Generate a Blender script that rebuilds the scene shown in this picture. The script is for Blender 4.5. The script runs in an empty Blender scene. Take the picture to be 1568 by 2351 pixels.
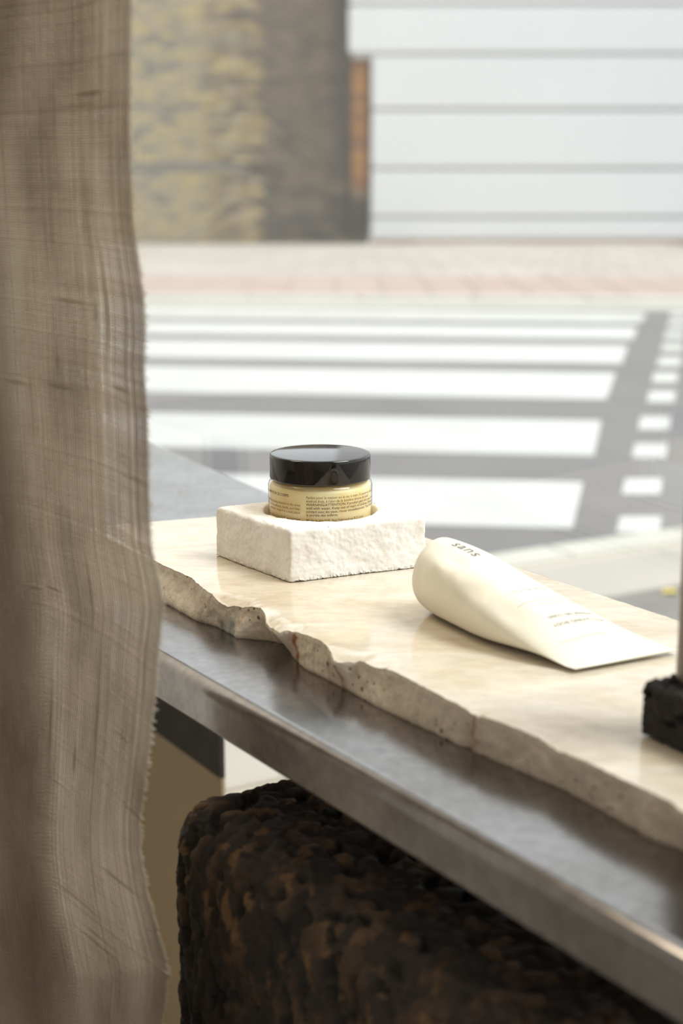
import bpy, math, random
import numpy as np
from mathutils import Vector, kdtree, noise as mnoise

# ------------------------------------------------------------------ camera
scene = bpy.context.scene
COL = scene.collection
CAM_H = 0.276                       # above the stone slab's top (z = 0)
cam_d = bpy.data.cameras.new('camera')
cam = bpy.data.objects.new('camera', cam_d)
COL.objects.link(cam)
cam.location = (0, 0, CAM_H)
cam.rotation_euler = (math.radians(90 - 12.5), 0, 0)
cam_d.sensor_fit = 'VERTICAL'
cam_d.sensor_height = 36
cam_d.lens = 53.59
cam_d.clip_start = 0.01
cam_d.dof.use_dof = True
cam_d.dof.focus_distance = 1.075
cam_d.dof.aperture_fstop = 5.6
scene.camera = cam

# ------------------------------------------------------------------ sky, sun, exposure
world = bpy.data.worlds.new('sky')
scene.world = world
world.use_nodes = True
bg = world.node_tree.nodes['Background']
bg.inputs[0].default_value = (0.93, 0.965, 1.0, 1)
bg.inputs[1].default_value = 1.3
sun_d = bpy.data.lights.new('sun', 'SUN')
sun_d.energy = 3.9
sun_d.angle = math.radians(28)
sun_d.color = (1.0, 0.965, 0.91)
sun = bpy.data.objects.new('sun', sun_d)
COL.objects.link(sun)
SUN_FROM = Vector((0.58, -0.16, 0.90))
sun.rotation_euler = SUN_FROM.to_track_quat('Z', 'Y').to_euler()
# warm fill added to brighten the room-side faces, not a visible fixture
lamp_d = bpy.data.lights.new('room_fill_light', 'AREA')
lamp_d.shape = 'RECTANGLE'
lamp_d.size = 0.5
lamp_d.size_y = 0.5
lamp_d.energy = 8
lamp_d.color = (1.0, 0.83, 0.62)
lamp = bpy.data.objects.new('room_fill_light', lamp_d)
COL.objects.link(lamp)
lamp.location = (-0.75, 1.20, 1.35)

lamp2_d = bpy.data.lights.new('room_fill_light', 'AREA')  # second added fill, behind the camera, lifts the curtain and front faces
lamp2_d.shape = 'RECTANGLE'
lamp2_d.size = 1.2
lamp2_d.size_y = 1.2
lamp2_d.energy = 9
lamp2_d.color = (1.0, 0.86, 0.68)
lamp2 = bpy.data.objects.new('room_fill_light', lamp2_d)
COL.objects.link(lamp2)
lamp2.location = (-0.9, -0.9, 2.0)

scene.view_settings.view_transform = 'Standard'
scene.view_settings.look = 'None'
scene.view_settings.gamma = 1
scene.view_settings.use_curve_mapping = False
scene.view_settings.exposure = 0.18

# ------------------------------------------------------------------ helpers
rnd = random.Random(7)
RNG = np.random.default_rng(7)
U = np.array([0.548, -0.8365]); U /= np.linalg.norm(U)      # along the ledge, towards the camera's right
N = np.array([-U[1], U[0]])                                  # towards the window


def SN(s, n, z=0.0):
    p = s * U + n * N
    return (p[0], p[1], z)


def mesh_obj(name, verts, faces, mats, parent=None, midx=None, smooth=False, label=None):
    me = bpy.data.meshes.new(name)
    verts = np.asarray(verts, dtype=np.float32)
    if isinstance(faces, np.ndarray):
        k = faces.shape[1]
        me.vertices.add(len(verts))
        me.vertices.foreach_set('co', verts.ravel())
        me.loops.add(faces.size)
        me.loops.foreach_set('vertex_index', faces.ravel().astype(np.int32))
        me.polygons.add(len(faces))
        me.polygons.foreach_set('loop_start', np.arange(0, faces.size, k, dtype=np.int32))
        me.polygons.foreach_set('loop_total', np.full(len(faces), k, dtype=np.int32))
        me.update(calc_edges=True)
        me.validate()
    else:
        me.from_pydata([tuple(map(float, v)) for v in verts], [], faces)
        me.update()
    for m in (mats if isinstance(mats, (list, tuple)) else [mats]):
        me.materials.append(m)
    if midx is not None:
        me.polygons.foreach_set('material_index', np.asarray(midx, dtype=np.int32))
    if smooth:
        me.polygons.foreach_set('use_smooth', np.ones(len(me.polygons), dtype=bool))
    o = bpy.data.objects.new(name, me)
    COL.objects.link(o)
    if parent is not None:
        o.parent = parent
    if label:
        o['label'] = label
    return o


def empty(name, label=None, cat=None, loc=(0, 0, 0), kind=None, group=None):
    o = bpy.data.objects.new(name, None)
    COL.objects.link(o)
    o.location = loc
    o.empty_display_size = 0.05
    tag(o, label, cat, kind, group)
    return o


def tag(o, label=None, cat=None, kind=None, group=None):
    if label: o['label'] = label
    if cat: o['category'] = cat
    if kind: o['kind'] = kind
    if group: o['group'] = group
    return o


def grid_faces(nr, nc, close_c=False, close_r=False, off=0):
    r = np.arange(nr if close_r else nr - 1)
    c = np.arange(nc if close_c else nc - 1)
    R, C = np.meshgrid(r, c, indexing='ij')
    R2 = (R + 1) % nr
    C2 = (C + 1) % nc
    f = np.stack([R * nc + C, R * nc + C2, R2 * nc + C2, R2 * nc + C], -1).reshape(-1, 4)
    return f + off


def box_vf(x0, x1, y0, y1, z0, z1, bev=0.0):
    """box with chamfered edges: 24 vertices when bevelled, 8 when not"""
    if bev <= 0:
        v = [(x, y, z) for x in (x0, x1) for y in (y0, y1) for z in (z0, z1)]
        f = [(0, 1, 3, 2), (4, 6, 7, 5), (0, 4, 5, 1), (2, 3, 7, 6), (0, 2, 6, 4), (1, 5, 7, 3)]
        return v, f
    import bmesh
    bm = bmesh.new()
    v, f = box_vf(x0, x1, y0, y1, z0, z1)
    vs = [bm.verts.new(p) for p in v]
    for q in f:
        bm.faces.new([vs[i] for i in q])
    bmesh.ops.bevel(bm, geom=bm.edges[:], offset=bev, segments=1, affect='EDGES', profile=0.5)
    bm.verts.index_update()
    vv = [tuple(w.co) for w in bm.verts]
    ff = [tuple(w.index for w in q.verts) for q in bm.faces]
    bm.free()
    return vv, ff


def lathe(profile, seg=96):
    """profile [(r, z)] -> verts, faces (numpy quads) ; closes on r=0 with tiny ring"""
    p = np.array(profile, dtype=float)
    th = np.linspace(0, 2 * math.pi, seg, endpoint=False)
    v = np.stack([np.outer(p[:, 0], np.cos(th)), np.outer(p[:, 0], np.sin(th)),
                  np.repeat(p[:, 1:2], seg, 1)], -1).reshape(-1, 3)
    return v, grid_faces(len(p), seg, close_c=True)


def vnoise(P, scale, seed=0.0, octaves=3):
    """fractal noise of an (n,3) array, roughly -1..1 (mathutils)"""
    out = np.empty(len(P))
    off = Vector((seed * 13.1, seed * 7.7, seed * 3.3))
    for i, p in enumerate(P):
        out[i] = mnoise.fractal(Vector(p) * scale + off, 0.6, 2.0, octaves)
    return out


# ---- node materials
def new_mat(name):
    m = bpy.data.materials.new(name)
    m.use_nodes = True
    nt = m.node_tree
    b = nt.nodes['Principled BSDF']
    return m, nt, b


def mat(name, color, rough=0.6, metal=0.0, var=0.0, scale=20.0, bump=0.0, bscale=200.0, coat=0.0,
        spec=0.5, detail=4.0, stretch=(1, 1, 1), bdist=0.001):
    m, nt, b = new_mat(name)
    b.inputs['Base Color'].default_value = (*color, 1)
    b.inputs['Roughness'].default_value = rough
    b.inputs['Metallic'].default_value = metal
    b.inputs['Specular IOR Level'].default_value = spec
    b.inputs['Coat Weight'].default_value = coat
    b.inputs['Coat Roughness'].default_value = 0.05
    if var > 0 or bump > 0:
        tc = nt.nodes.new('ShaderNodeTexCoord')
        mp = nt.nodes.new('ShaderNodeMapping')
        mp.inputs['Scale'].default_value = stretch
        nt.links.new(tc.outputs['Object'], mp.inputs[0])
    if var > 0:
        n1 = nt.nodes.new('ShaderNodeTexNoise')
        n1.inputs['Scale'].default_value = scale
        n1.inputs['Detail'].default_value = detail
        nt.links.new(mp.outputs[0], n1.inputs['Vector'])
        r = nt.nodes.new('ShaderNodeValToRGB')
        r.color_ramp.elements[0].position = 0.3
        r.color_ramp.elements[1].position = 0.7
        r.color_ramp.elements[0].color = (*[c * (1 - var) for c in color], 1)
        r.color_ramp.elements[1].color = (*[min(1, c * (1 + var)) for c in color], 1)
        nt.links.new(n1.outputs['Fac'], r.inputs[0])
        nt.links.new(r.outputs[0], b.inputs['Base Color'])
    if bump > 0:
        n2 = nt.nodes.new('ShaderNodeTexNoise')
        n2.inputs['Scale'].default_value = bscale
        n2.inputs['Detail'].default_value = 5
        nt.links.new(mp.outputs[0], n2.inputs['Vector'])
        bp = nt.nodes.new('ShaderNodeBump')
        bp.inputs['Strength'].default_value = bump
        bp.inputs['Distance'].default_value = bdist
        nt.links.new(n2.outputs['Fac'], bp.inputs['Height'])
        nt.links.new(bp.outputs[0], b.inputs['Normal'])
    return m


def nd(nt, kind, **kw):
    n = nt.nodes.new(kind)
    for k, v in kw.items():
        if k in n.inputs:
            n.inputs[k].default_value = v
        else:
            setattr(n, k, v)
    return n


def ramp(nt, src, stops):
    r = nt.nodes.new('ShaderNodeValToRGB')
    el = r.color_ramp.elements
    while len(el) < len(stops):
        el.new(0.5)
    for e, (p, c) in zip(el, stops):
        e.position = p
        e.color = (*c, 1) if len(c) == 3 else c
    nt.links.new(src, r.inputs[0])
    return r


def mixc(nt, fac, a, b_):
    m = nt.nodes.new('ShaderNodeMix')
    m.data_type = 'RGBA'
    for sock, val in ((m.inputs[0], fac), (m.inputs[6], a), (m.inputs[7], b_)):
        if isinstance(val, (int, float)):
            sock.default_value = val
        elif isinstance(val, tuple):
            sock.default_value = (*val, 1)
        else:
            nt.links.new(val, sock)
    return m.outputs[2]


def thin_fresnel(nt, ior):
    """Fresnel of a clear sheet; both faces reflect as seen from the air side"""
    g_ = nd(nt, 'ShaderNodeNewGeometry')
    mr = nd(nt, 'ShaderNodeMapRange')
    mr.inputs['To Min'].default_value = ior
    mr.inputs['To Max'].default_value = 1 / ior
    nt.links.new(g_.outputs['Backfacing'], mr.inputs['Value'])
    f_ = nd(nt, 'ShaderNodeFresnel')
    nt.links.new(mr.outputs[0], f_.inputs[0])
    return f_


# glyphs of the built-in font as plain mesh data -------------------------------------------------
_fc = {}


def glyphs(text, spacing=1.0):
    key = (text, spacing)
    if key in _fc:
        return _fc[key]
    c = bpy.data.curves.new('t', 'FONT')
    c.body = text
    c.size = 1
    c.space_character = spacing
    c.resolution_u = 3
    c.offset = .012
    o = bpy.data.objects.new('t', c)
    COL.objects.link(o)
    bpy.context.view_layer.update()
    me = bpy.data.meshes.new_from_object(o)
    v = np.array([tuple(x.co) for x in me.vertices]).reshape(-1, 3)
    f = [tuple(p.vertices) for p in me.polygons]
    bpy.data.objects.remove(o)
    bpy.data.curves.remove(c)
    bpy.data.meshes.remove(me)
    _fc[key] = (v, f)
    return v, f


# ------------------------------------------------------------------ ROOM SHELL
G_N = np.array([0.853, 0.522]); G_N /= np.linalg.norm(G_N)     # window normal, outwards
G_E = np.array([G_N[1], -G_N[0]])                               # along the window, towards the camera's right
G_P = 0.745


def GW(e, p, z):
    q = e * G_E + p * G_N
    return (q[0], q[1], z)


def gbox(name, e0, e1, p0, p1, z0, z1, m, parent=None, bev=0.0):
    v, f = box_vf(e0, e1, p0, p1, z0, z1, bev)
    return mesh_obj(name, [GW(*q) for q in v], f, m, parent)


STREET = -0.724
FLOOR = -0.80
E0, E1, PB = -2.1, 2.6, -3.2
m_plaster = mat('cream_plaster', (0.82, 0.79, 0.74), 0.8, var=0.05, scale=3)
m_beige = mat('beige_wall_paint', (0.43, 0.33, 0.20), 0.6, var=0.05, scale=3)
m_floor = mat('floor_concrete', (0.22, 0.20, 0.18), 0.6, var=0.15, scale=4)
m_dsteel = mat('dark_steel', (0.045, 0.04, 0.036), 0.45, metal=0.6, var=0.2, scale=30)
tag(gbox('floor', E0 - .1, E1 + .1, PB - .1, G_P + .1, FLOOR - .1, FLOOR, m_floor), kind='structure')
tag(gbox('ceiling', E0 - .1, E1 + .1, PB - .1, G_P + .1, 2.8, 2.9, m_plaster), kind='structure')
tag(gbox('wall_left', E0 - .1, E0, PB - .1, G_P + .06, FLOOR, 2.8, m_plaster), kind='structure')
tag(gbox('wall_right', E1, E1 + .1, PB - .1, G_P + .06, FLOOR, 2.8, m_plaster), kind='structure')
tag(gbox('wall_back', E0, E1, PB - .1, PB, FLOOR, 2.8, m_plaster), kind='structure')

# glass: thin pane, reflects by Fresnel, otherwise clear
m_glass, nt, b = new_mat('window_glass')
nt.nodes.remove(b)
out = nt.nodes['Material Output']
fr = thin_fresnel(nt, 1.5)
gl = nd(nt, 'ShaderNodeBsdfGlossy'); gl.inputs['Roughness'].default_value = 0.0
tr = nd(nt, 'ShaderNodeBsdfTransparent'); tr.inputs[0].default_value = (0.97, 0.985, 0.98, 1)
mx = nd(nt, 'ShaderNodeMixShader')
nt.links.new(fr.outputs[0], mx.inputs[0]); nt.links.new(tr.outputs[0], mx.inputs[1]); nt.links.new(gl.outputs[0], mx.inputs[2])
nt.links.new(mx.outputs[0], out.inputs[0])
win = empty('window_1', kind='structure')
gbox('frame', E0, E1, G_P - .02, G_P + .04, STREET, STREET + .06, m_dsteel, win)
gbox('frame', E0, E1, G_P - .02, G_P + .04, 2.74, 2.8, m_dsteel, win)
gbox('frame', E0, E0 + .05, G_P - .02, G_P + .04, STREET + .06, 2.74, m_dsteel, win)
gbox('frame', E1 - .05, E1, G_P - .02, G_P + .04, STREET + .06, 2.74, m_dsteel, win)
gbox('pane', E0 + .05, E1 - .05, G_P + .002, G_P + .010, STREET + .06, 2.74, m_glass, win)

# low beige wall with a dark steel band on it, left end of the window, under the ledge
EW = -1.4125
tag(gbox('wall_front', E0, EW, G_P - .035, G_P - .031, FLOOR, -0.374, m_beige), kind='structure')
tag(gbox('trim_1', E0, EW, G_P - .037, G_P - .031, -0.374, -0.10, m_dsteel), kind='structure')

# ------------------------------------------------------------------ STREET
m_asphalt = mat('asphalt', (0.15, 0.143, 0.146), 0.85, var=0.10, scale=1.2, bump=0.4, bscale=60, bdist=0.01)
m_paint = mat('road_paint', (0.47, 0.47, 0.46), 0.6, var=0.04, scale=3)
m_paint_o = mat('road_paint_worn', (0.45, 0.45, 0.425), 0.7, var=0.08, scale=3)
road = empty('road', kind='structure')
v, f = box_vf(-14, 16, 0.5, 12.3, STREET - .2, STREET)
# asphalt starts just beyond the window line so it never enters the room
v = [(-14, 12.3, STREET - .2), (16, 12.3, STREET - .2), (16, -6, STREET - .2), (5.6, -6, STREET - .2), (-6.6, 12.3, STREET - .2)]
vt = [(x, y, STREET) for x, y, z in v]
g = GW(E0 - 4, G_P + .06, 0); h = GW(E1 + 4, G_P + .06, 0)
poly = [(-14, 12.9), (-14, g[1]), (g[0], g[1]), (h[0], h[1]), (16, h[1]), (16, 12.9)]
vv = [(x, y, STREET) for x, y in poly] + [(x, y, STREET - .15) for x, y in poly]
ff = [tuple(range(6))[::-1], tuple(range(6, 12))] + [(i, (i + 1) % 6, (i + 1) % 6 + 6, i + 6) for i in range(6)]
mesh_obj('asphalt_surface', vv, ff, m_asphalt, road)
# zebra stripes (right end near edge, far edge), tilted -7 degrees
sl = -0.115
for (xa, ya, xb, yb, mm) in ((.665, 4.28, .80, 4.95, m_paint), (.915, 5.44, 1.075, 6.24, m_paint), (1.20, 6.86, 1.41, 7.80, m_paint),
                             (1.51, 8.19, 1.70, 9.06, m_paint), (1.80, 9.43, 1.97, 10.18, m_paint), (2.06, 10.52, 2.24, 11.25, m_paint_o)):
    xl = -4.5
    pts = [(xl, ya + sl * (xl - xa)), (xa, ya), (xb, yb), (xl, yb + sl * (xl - xb))]
    z1 = STREET + .004
    vv = [(x, y, STREET + .0005) for x, y in pts] + [(x, y, z1) for x, y in pts]
    mesh_obj('zebra_stripe', vv, [(3, 2, 1, 0), (4, 5, 6, 7), (0, 1, 5, 4), (1, 2, 6, 5), (2, 3, 7, 6), (3, 0, 4, 7)], mm, road)
# row of short marks beside the crossing
for i, (cx, cy, ln) in enumerate(((.868, 4.33, .21), (.985, 4.89, .25), (1.14, 5.55, .29), (1.285, 6.19, .33), (1.47, 6.95, .36),
                                  (1.625, 7.62, .38), (1.785, 8.28, .38), (1.95, 8.98, .38), (2.11, 9.68, .38), (2.28, 10.38, .38), (2.44, 11.08, .38))):
    hw = .062
    dx = .23 * ln / 2
    pts = [(cx - hw - dx, cy - ln / 2), (cx + hw - dx, cy - ln / 2), (cx + hw + dx, cy + ln / 2), (cx - hw + dx, cy + ln / 2)]
    vv = [(x, y, STREET + .0005) for x, y in pts] + [(x, y, STREET + .004) for x, y in pts]
    mesh_obj('dash_mark', vv, [(3, 2, 1, 0), (4, 5, 6, 7), (0, 1, 5, 4), (1, 2, 6, 5), (2, 3, 7, 6), (3, 0, 4, 7)],
             m_paint if i < 5 else m_paint_o, road)

# pale gutter strip along the far kerb
m_gut = mat('pale_gutter', (0.40, 0.395, 0.35), 0.8, var=0.06, scale=2)
pts = [(-5, 11.98), (7, 11.26), (7, 11.98), (-5, 12.70)]
vv = [(x, y, STREET + .0005) for x, y in pts] + [(x, y, STREET + .003) for x, y in pts]
mesh_obj('gutter', vv, [(3, 2, 1, 0), (4, 5, 6, 7), (0, 1, 5, 4), (1, 2, 6, 5), (2, 3, 7, 6), (3, 0, 4, 7)], m_gut, road)

# far pavement
m_slab_a = mat('paving_beige', (0.38, 0.35, 0.31), 0.85, var=0.06, scale=2)
m_slab_b = mat('paving_beige_dark', (0.35, 0.315, 0.28), 0.85, var=0.06, scale=2)
m_pink = mat('paving_red', (0.35, 0.262, 0.232), 0.85, var=0.08, scale=2)
m_pink2 = mat('paving_red_pale', (0.365, 0.285, 0.25), 0.85, var=0.08, scale=2)
m_kerb = mat('kerb_stone', (0.44, 0.43, 0.385), 0.8, var=0.08, scale=3)
m_bed = mat('paving_bed', (0.22, 0.21, 0.19), 0.9)
PZ = STREET + .03
far = empty('far_pavement', kind='structure')
v, f = box_vf(-14, 16, 12.5, 22.6, STREET - .15, PZ - .025)
mesh_obj('paving_bed', v, f, m_bed, far)


def shared_pieces(name, specs, size, mats, parent, bev):
    """copies of one bevelled box mesh; specs: (x, y, z, rotz, mat index, dz)"""
    base = {}
    for x, y, z, rz, mi in specs:
        if mi not in base:
            sv, sf = box_vf(-size[0] / 2, size[0] / 2, -size[1] / 2, size[1] / 2, -size[2] / 2, size[2] / 2, bev)
            o = mesh_obj(name, sv, sf, mats[mi], parent)
            base[mi] = o
        else:
            o = base[mi].copy()
            COL.objects.link(o)
            o.parent = parent
        o.location = (x, y, z)
        o.rotation_euler = (0, 0, rz)


sp = []
for j in range(12):
    for i in range(14):
        x = -3.9 + i * .62 + (j % 2) * .31
        y = 15.35 + j * .62 - .06 * (x - .6)
        if y < 22.15:
            sp.append((x, y, PZ - .025 + rnd.uniform(-.002, .002), -.06, rnd.randint(0, 1)))
shared_pieces('paving_slab', sp, (.607, .607, .05), [m_slab_a, m_slab_b], far, .006)
sp = []
for j in range(6):
    for i in range(22):
        x = -3.9 + i * .405
        y = 12.86 + j * .405 - .06 * (x - .6)
        sp.append((x, y, PZ - .025 + rnd.uniform(-.002, .002), -.06, rnd.randint(0, 1)))
shared_pieces('tactile_slab', sp, (.396, .396, .05), [m_pink, m_pink2], far, .006)
sp = []
for i in range(10):
    x = -4.0 + i * .92
    sp.append((x, 12.47 - .06 * (x - .6), STREET, -.06, 0))
shared_pieces('kerb_stone', sp, (.91, .30, .066), [m_kerb], far, .008)

# near pavement, between the kerb and the window
m_near = mat('near_paving', (0.36, 0.335, 0.30), 0.8, var=0.05, scale=3)
m_near_b = mat('near_paving_tan', (0.34, 0.305, 0.265), 0.8, var=0.05, scale=3)
m_dark_set = mat('dark_paving', (0.16, 0.15, 0.14), 0.8, var=0.12, scale=8)
near = empty('near_pavement', kind='structure')
KA = math.atan2(.245, .432)
kd = np.array([math.cos(KA), math.sin(KA)]); kn = np.array([-kd[1], kd[0]])
K0 = np.array([.553, 4.036])
NZ = STREET + .014


def kerb_pt(a):
    bend = -.05 * max(0, a - .1) ** 1.5 if a > .1 else -.02 * abs(a - .1)
    return K0 + kd * a + kn * (bend * .8)


for i in range(-3, 7):
    a0, a1 = i * .45, i * .45 + .443
    p0, p1 = kerb_pt(a0), kerb_pt(a1)
    d = (p1 - p0) / np.linalg.norm(p1 - p0); nn = np.array([-d[1], d[0]])
    q = [p0, p1, p1 - nn * .13, p0 - nn * .13]
    vv = [(x, y, STREET - .05) for x, y in q] + [(x, y, NZ - .006) for x, y in q]
    qi = [p0 + d * .004 - nn * .012, p1 - d * .004 - nn * .012, p1 - d * .004 - nn * .126, p0 + d * .004 - nn * .126]
    vv += [(x, y, NZ) for x, y in qi]
    mesh_obj('kerb_stone', vv, [(0, 1, 5, 4), (1, 2, 6, 5), (2, 3, 7, 6), (3, 0, 4, 7), (4, 5, 9, 8), (5, 6, 10, 9),
                                (6, 7, 11, 10), (7, 4, 8, 11), (8, 9, 10, 11), (3, 2, 1, 0)], m_kerb, near)
sp = []
bed_pts = []
for j in range(12):
    for i in range(-6, 7):
        a = i * .454 + (.227 if j % 2 else 0)
        bb = -.13 - .16 - j * .304 - .05
        p = K0 + kd * a + kn * bb
        if p @ G_N < G_P + .33:
            continue
        dark = p[0] > .6 and 3.2 < p[1] < 3.65 and p[0] < 1.4
        sp.append((p[0], p[1], NZ - .025, KA, 2 if dark else (1 if rnd.random() < .25 else 0)))
shared_pieces('paving_slab', sp, (.448, .298, .05), [m_near, m_near_b, m_dark_set], near, .004)
q = [K0 + kd * a + kn * -.10 for a in (-1.66, 2.3)]
g = np.array(GW(-3.4, G_P + .07, 0)[:2]); h = np.array(GW(1.5, G_P + .07, 0)[:2])
pts = [q[0], h, q[1]]
vv = [(x, y, STREET + .0006) for x, y in pts] + [(x, y, NZ - .011) for x, y in pts]
mesh_obj('paving_bed', vv, [(0, 2, 1), (3, 4, 5), (0, 1, 4, 3), (1, 2, 5, 4), (2, 0, 3, 5)],
         mat('sand_bed', (.45, .41, .35), .9), near)

# two yellow fallen leaves
m_leaf = mat('yellow_leaf', (0.62, 0.50, 0.10), 0.6, var=0.15, scale=60)


def leaf(px, py, r, rz, label):
    prof = [(0, -1), (.35, -.75), (.75, -.7), (.6, -.35), (.95, -.05), (.6, .15), (.6, .6), (.25, .5), (0, 1.0),
            (-.25, .5), (-.6, .6), (-.6, .15), (-.95, -.05), (-.6, -.35), (-.75, -.7), (-.35, -.75)]
    top, bot = [], []
    for x, y in prof:
        z = .004 + .16 * r * (x * x) + .003 * math.sin(5 * y)
        top.append((x * r, y * r, z + .0012)); bot.append((x * r, y * r, z))
    n = len(prof)
    vv = top + bot + [(0, 0, .006), (0, 0, .0045)]
    ff = [(i, (i + 1) % n, 2 * n) for i in range(n)] + [((i + 1) % n + n, i + n, 2 * n + 1) for i in range(n)]
    ff += [(i, i + n, (i + 1) % n + n, (i + 1) % n) for i in range(n)]
    o = mesh_obj('fallen_leaf', vv, ff, m_leaf)
    o.location = (px, py, NZ - .001)
    o.rotation_euler = (0, 0, rz)
    tag(o, label, 'leaf', group='fallen leaves on the near pavement')


leaf(.905, 3.50, .034, .4, 'larger brighter yellow leaf at the right picture edge, on the near pavement')
leaf(.79, 3.545, .022, 2.0, 'smaller dull yellow leaf left of the brighter one, on dark grey paving')

# ------------------------------------------------------------------ BUILDINGS OPPOSITE
bz0 = PZ
brick_b = empty('brick_building', 'old building of yellow and soot-brown brick behind the zebra crossing', 'building', (-3, 22.7, bz0))
m_mortar = mat('mortar', (0.21, 0.185, 0.14), 0.95, var=0.1, scale=4)
v, f = box_vf(-9.0, 0.14, 22.72, 26.0, bz0 - .05, 3.05)
v = [(x + 3, y - 22.7, z - bz0) for x, y, z in v]
mesh_obj('wall_core', v, f, m_mortar, brick_b)
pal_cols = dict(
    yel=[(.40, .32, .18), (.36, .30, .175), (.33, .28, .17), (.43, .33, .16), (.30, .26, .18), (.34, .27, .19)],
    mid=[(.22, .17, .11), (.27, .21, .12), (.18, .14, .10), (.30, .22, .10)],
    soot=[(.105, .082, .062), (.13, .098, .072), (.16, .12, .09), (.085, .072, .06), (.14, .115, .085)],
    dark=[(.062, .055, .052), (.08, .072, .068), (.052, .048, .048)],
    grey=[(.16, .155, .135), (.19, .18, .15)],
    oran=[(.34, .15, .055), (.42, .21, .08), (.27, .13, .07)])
pal = {}
mats_all = []
for k, lst in pal_cols.items():
    pal[k] = []
    for i, c in enumerate(lst):
        mm = mat('brick_%s_%d' % (k, i), c, 0.9, var=0.12, scale=14)
        pal[k].append(len(mats_all)); mats_all.append(mm)


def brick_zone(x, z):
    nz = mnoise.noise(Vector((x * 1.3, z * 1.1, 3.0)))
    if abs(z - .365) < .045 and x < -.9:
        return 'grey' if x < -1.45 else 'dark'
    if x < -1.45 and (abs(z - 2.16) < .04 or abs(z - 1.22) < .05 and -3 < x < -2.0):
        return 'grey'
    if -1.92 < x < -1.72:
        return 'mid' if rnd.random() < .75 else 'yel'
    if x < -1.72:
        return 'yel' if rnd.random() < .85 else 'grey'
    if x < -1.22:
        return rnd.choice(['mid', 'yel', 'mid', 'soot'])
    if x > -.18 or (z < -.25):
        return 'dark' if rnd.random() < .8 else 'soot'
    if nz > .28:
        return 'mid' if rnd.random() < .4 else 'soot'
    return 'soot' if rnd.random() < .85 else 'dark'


BW, BH, BJ = .225, .075, .010
allb = []
row = 0
z = bz0 + .045
while z < 2.98:
    x = -4.6 + (.1125 if row % 2 else 0)
    while x < .11:
        x1 = min(x + BW - BJ, .135)
        if x1 - x > .03:
            allb.append(((x + x1) / 2, z, x1 - x))
        x += BW
    z += BH
    row += 1
orange = []
z = bz0 + .045
row = 0
while z < 1.86:
    w = .215 if row % 2 else .235
    orange.append((.14 + w / 2 + .01, z, w)); z += BH; row += 1


def visible(bk):
    return -3.15 < bk[0] < .2 and -.72 < bk[1] < 2.7


cand = [b_ for b_ in allb if visible(b_)]
cand.sort(key=lambda b_: (b_[0] + 1.3) ** 2 + (b_[1] - .9) ** 2)
single = set(cand[:262])
meshes = {}
SV, SF = [], []
SM = []
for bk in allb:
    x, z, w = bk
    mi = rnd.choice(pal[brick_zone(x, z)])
    dy = rnd.uniform(0, .008)
    if bk in single:
        key = (mi, round(w, 3))
        if key not in meshes:
            sv, sf = box_vf(-w / 2, w / 2, -.02, .05, -.0325, .0325, .005)
            o = mesh_obj('brick', sv, sf, mats_all[mi], brick_b)
            meshes[key] = o
        else:
            o = meshes[key].copy(); COL.objects.link(o); o.parent = brick_b
        o.location = (x + 3, -dy, z - bz0)
    else:
        sv, sf = box_vf(x + 3 - w / 2, x + 3 + w / 2, -.02 - dy, .03, z - bz0 - .0325, z - bz0 + .0325)
        b0 = len(SV)
        SV += sv; SF += [tuple(i + b0 for i in q) for q in sf]; SM += [mi] * 6
o = mesh_obj('brickwork', SV, SF, mats_all, brick_b, midx=SM)
o['kind'] = 'stuff'

# orange brick pier between the two buildings (shows below the first white panel)
pier = empty('brick_pier', 'narrow pier of orange brick at the corner beside the white cladding', 'pier', (.14, 22.6, bz0))
v, f = box_vf(0.0, .262, .11, .4, -.05, 1.86 - bz0 + .03)
mesh_obj('pier_core', v, f, m_mortar, pier)
for x, z, w in orange:
    k = 'oran' if z > .05 else ('mid' if z > -.1 else 'dark')
    mi = rnd.choice(pal[k])
    sv, sf = box_vf(-w / 2, w / 2, -.0, .12, -.0325, .0325, .005)
    o = mesh_obj('brick', sv, sf, mats_all[mi], pier)
    o.location = (x - .14, .0 - rnd.uniform(0, .004), z - bz0)

white_b = empty('white_building', 'white building clad in wide horizontal panels, right of the brick building', 'building', (2, 22.5, bz0))
m_white = mat('white_cladding', (0.66, 0.665, 0.675), 0.8, spec=.2, var=0.015, scale=.6)
m_groove = mat('groove_grey', (0.54, 0.54, 0.54), 0.7)
v, f = box_vf(-1.56, 8.0, .05, 3.0, -.05, 10.2)
mesh_obj('wall_core', v, f, m_groove, white_b)
zz = [bz0 + .02, -.343, .347, 1.172, 1.931, 2.608, 3.3, 4.0, 4.7, 5.4, 6.1, 6.8, 7.5, 8.2, 8.9, 9.6]
for i in range(len(zz) - 1):
    for k, (xa, xb) in enumerate(((.10 if zz[i] > 1.9 else .43, 6.2), (6.22, 9.9))):
        v, f = box_vf(xa - 2, xb - 2, -.02, .07, zz[i] - bz0 + .03, zz[i + 1] - bz0 - .03, .012)
        mesh_obj('cladding_panel', v, f, m_white, white_b)
v, f = box_vf(-1.852, -1.565, .055, 2.9, 1.885 - bz0, 10.1)
mesh_obj('wall_core', v, f, m_groove, white_b)
v, f = box_vf(.43 - 2, 7.9, -.035, .05, -.03, .045, .004)
mesh_obj('plinth', v, f, mat('plinth_tan', (.36, .26, .19), .85), white_b)

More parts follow.
